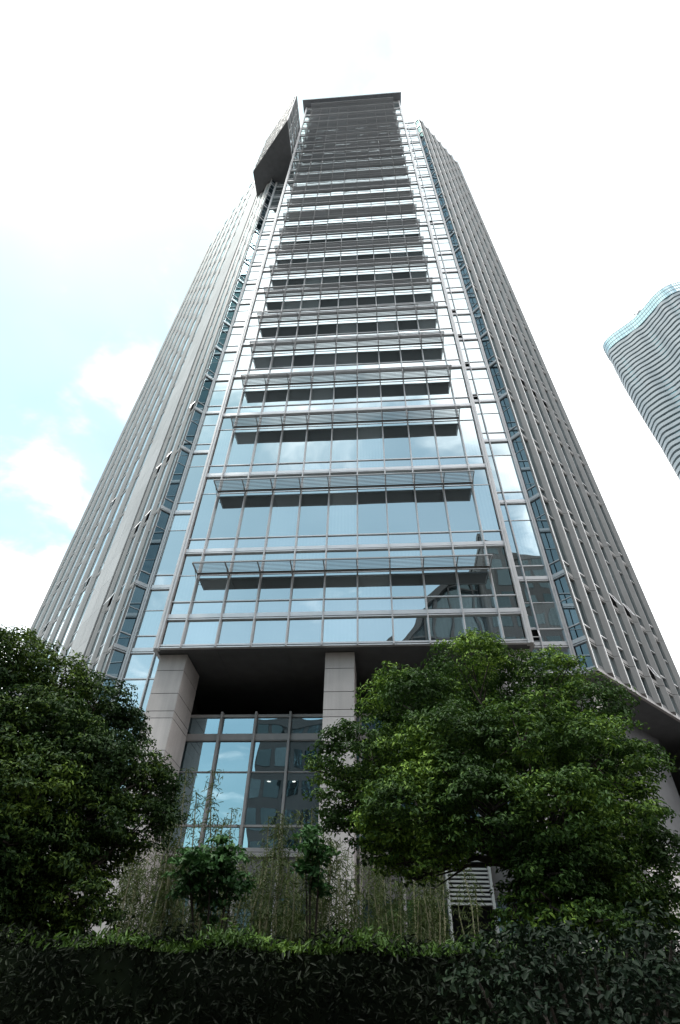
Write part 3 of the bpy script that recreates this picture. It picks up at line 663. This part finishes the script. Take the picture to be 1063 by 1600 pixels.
def copy_tree(o, parent=None):
    c = o.copy(); col.objects.link(c); c.parent = parent
    for ch in [x for x in bpy.data.objects if x.parent == o]: copy_tree(ch, c)
    return c
spots = []
for u0, u1, n in ((165, 270, 40), (270, 420, 36), (420, 560, 46), (560, 700, 42), (725, 750, 3)):
    for i in range(n): spots.append((random.uniform(u0, u1), random.uniform(11.5, 15.5)))
kids = {p: [x for x in bpy.data.objects if x.parent == p] for p in protos}
for i, (u, d) in enumerate(spots):
    pt = protos[i % 5]
    if i < 5: o = pt
    else:
        o = pt.copy(); col.objects.link(o)
        for ch in kids[pt]:
            c = ch.copy(); col.objects.link(c); c.parent = o
            for gch in ch.children:
                gg = gch.copy(); col.objects.link(gg); gg.parent = c
    q = at(u, 1500, d); o.location = (q.x, q.y, 0); o.rotation_euler = (random.uniform(-.03, .05), random.uniform(-.05, .05), random.uniform(0, 6.28)); s = random.uniform(.82, 1.12); o.scale = (s, s, s)

# ------------------------------------------------------------------ light
SUN_EL, SUN_AZ = math.radians(70), math.radians(-112)      # azimuth from +y, clockwise; sun high on the left behind thin cloud
sd = Vector((math.sin(SUN_AZ)*math.cos(SUN_EL), math.cos(SUN_AZ)*math.cos(SUN_EL), math.sin(SUN_EL)))
sl = bpy.data.lights.new('Sun', 'SUN'); sl.energy = 1.5; sl.angle = math.radians(12); sl.color = (1, .96, .91)
so = bpy.data.objects.new('Sun', sl); col.objects.link(so); so.rotation_euler = (-sd).to_track_quat('-Z', 'Y').to_euler(); so.location = (-60, -20, 140)
w = bpy.data.worlds.new('World'); scene.world = w; w.use_nodes = True; nt = w.node_tree; N_ = nt.nodes.new; L = nt.links.new
bg = nt.nodes['Background']; sky = N_('ShaderNodeTexSky'); sky.sky_type = 'NISHITA'; sky.sun_disc = False; sky.sun_elevation = SUN_EL; sky.sun_rotation = SUN_AZ; sky.air_density = 1.2; sky.dust_density = 1.5
tc = N_('ShaderNodeTexCoord'); sep = N_('ShaderNodeSeparateXYZ'); L(tc.outputs['Generated'], sep.inputs[0])
# cloud layer: direction projected on a flat ceiling
mz = N_('ShaderNodeMath'); mz.operation = 'MAXIMUM'; mz.inputs[1].default_value = .08; L(sep.outputs['Z'], mz.inputs[0])
dv = N_('ShaderNodeVectorMath'); dv.operation = 'DIVIDE'; cb = N_('ShaderNodeCombineXYZ')
for i in range(3): L(mz.outputs[0], cb.inputs[i])
L(tc.outputs['Generated'], dv.inputs[0]); L(cb.outputs[0], dv.inputs[1])
nz = N_('ShaderNodeTexNoise'); nz.inputs['Scale'].default_value = 3.2; nz.inputs['Detail'].default_value = 7; nz.inputs['Roughness'].default_value = .55; nz.inputs['Distortion'].default_value = .3; L(dv.outputs[0], nz.inputs['Vector'])
# openings in the cloud: a wide one low behind the photographer, a ragged one high on the left
def region(d, c0, c1, amt):
    d = Vector(d).normalized(); dot = N_('ShaderNodeVectorMath'); dot.operation = 'DOT_PRODUCT'; dot.inputs[1].default_value = d; nrmz = N_('ShaderNodeVectorMath'); nrmz.operation = 'NORMALIZE'
    L(tc.outputs['Generated'], nrmz.inputs[0]); L(nrmz.outputs[0], dot.inputs[0])
    r = N_('ShaderNodeMapRange'); r.interpolation_type = 'SMOOTHSTEP'; r.inputs['From Min'].default_value = math.cos(math.radians(c0)); r.inputs['From Max'].default_value = math.cos(math.radians(c1)); r.inputs['To Max'].default_value = amt
    L(dot.outputs['Value'], r.inputs['Value']); return r
r1 = region((-.22, -.86, .42), 44, 16, .54); r2 = region((-.44, .24, .86), 48, 14, .47); r3 = region((-.9, -.1, .35), 50, 20, .2)
ad = N_('ShaderNodeMath'); L(r1.outputs[0], ad.inputs[0]); L(r2.outputs[0], ad.inputs[1]); ad2 = N_('ShaderNodeMath'); L(ad.outputs[0], ad2.inputs[0]); L(r3.outputs[0], ad2.inputs[1])
a1 = N_('ShaderNodeMath'); L(nz.outputs['Fac'], a1.inputs[0]); L(ad2.outputs[0], a1.inputs[1])
mr = N_('ShaderNodeMapRange'); mr.interpolation_type = 'SMOOTHSTEP'; mr.inputs['From Min'].default_value = .60; mr.inputs['From Max'].default_value = .98; mr.inputs['To Min'].default_value = 1; mr.inputs['To Max'].default_value = .15; L(a1.outputs[0], mr.inputs['Value'])
n3 = N_('ShaderNodeTexNoise'); n3.inputs['Scale'].default_value = 2; n3.inputs['Detail'].default_value = 4; L(dv.outputs[0], n3.inputs['Vector'])
cl = N_('ShaderNodeMapRange'); cl.inputs['From Min'].default_value = .3; cl.inputs['From Max'].default_value = .7; cl.inputs['To Min'].default_value = 10.5; cl.inputs['To Max'].default_value = 15.5; L(n3.outputs['Fac'], cl.inputs['Value'])
cc = N_('ShaderNodeVectorMath'); cc.operation = 'SCALE'; cc.inputs[0].default_value = (.97, .99, 1.0); L(cl.outputs[0], cc.inputs['Scale'])
mx = N_('ShaderNodeMix'); mx.data_type = 'RGBA'; L(mr.outputs[0], mx.inputs['Factor']); tn = N_('ShaderNodeVectorMath'); tn.operation = 'MULTIPLY'; tn.inputs[1].default_value = (.88, 1.16, .98); L(sky.outputs[0], tn.inputs[0]); L(tn.outputs[0], mx.inputs[6]); L(cc.outputs[0], mx.inputs[7]); L(mx.outputs[2], bg.inputs['Color'])
bg.inputs['Strength'].default_value = .1
scene.view_settings.view_transform = 'Standard'; scene.view_settings.look = 'None'; scene.view_settings.exposure = 1.08; scene.view_settings.gamma = 1
scene.cycles.max_bounces = 8; scene.cycles.transparent_max_bounces = 8; scene.cycles.use_denoising = True
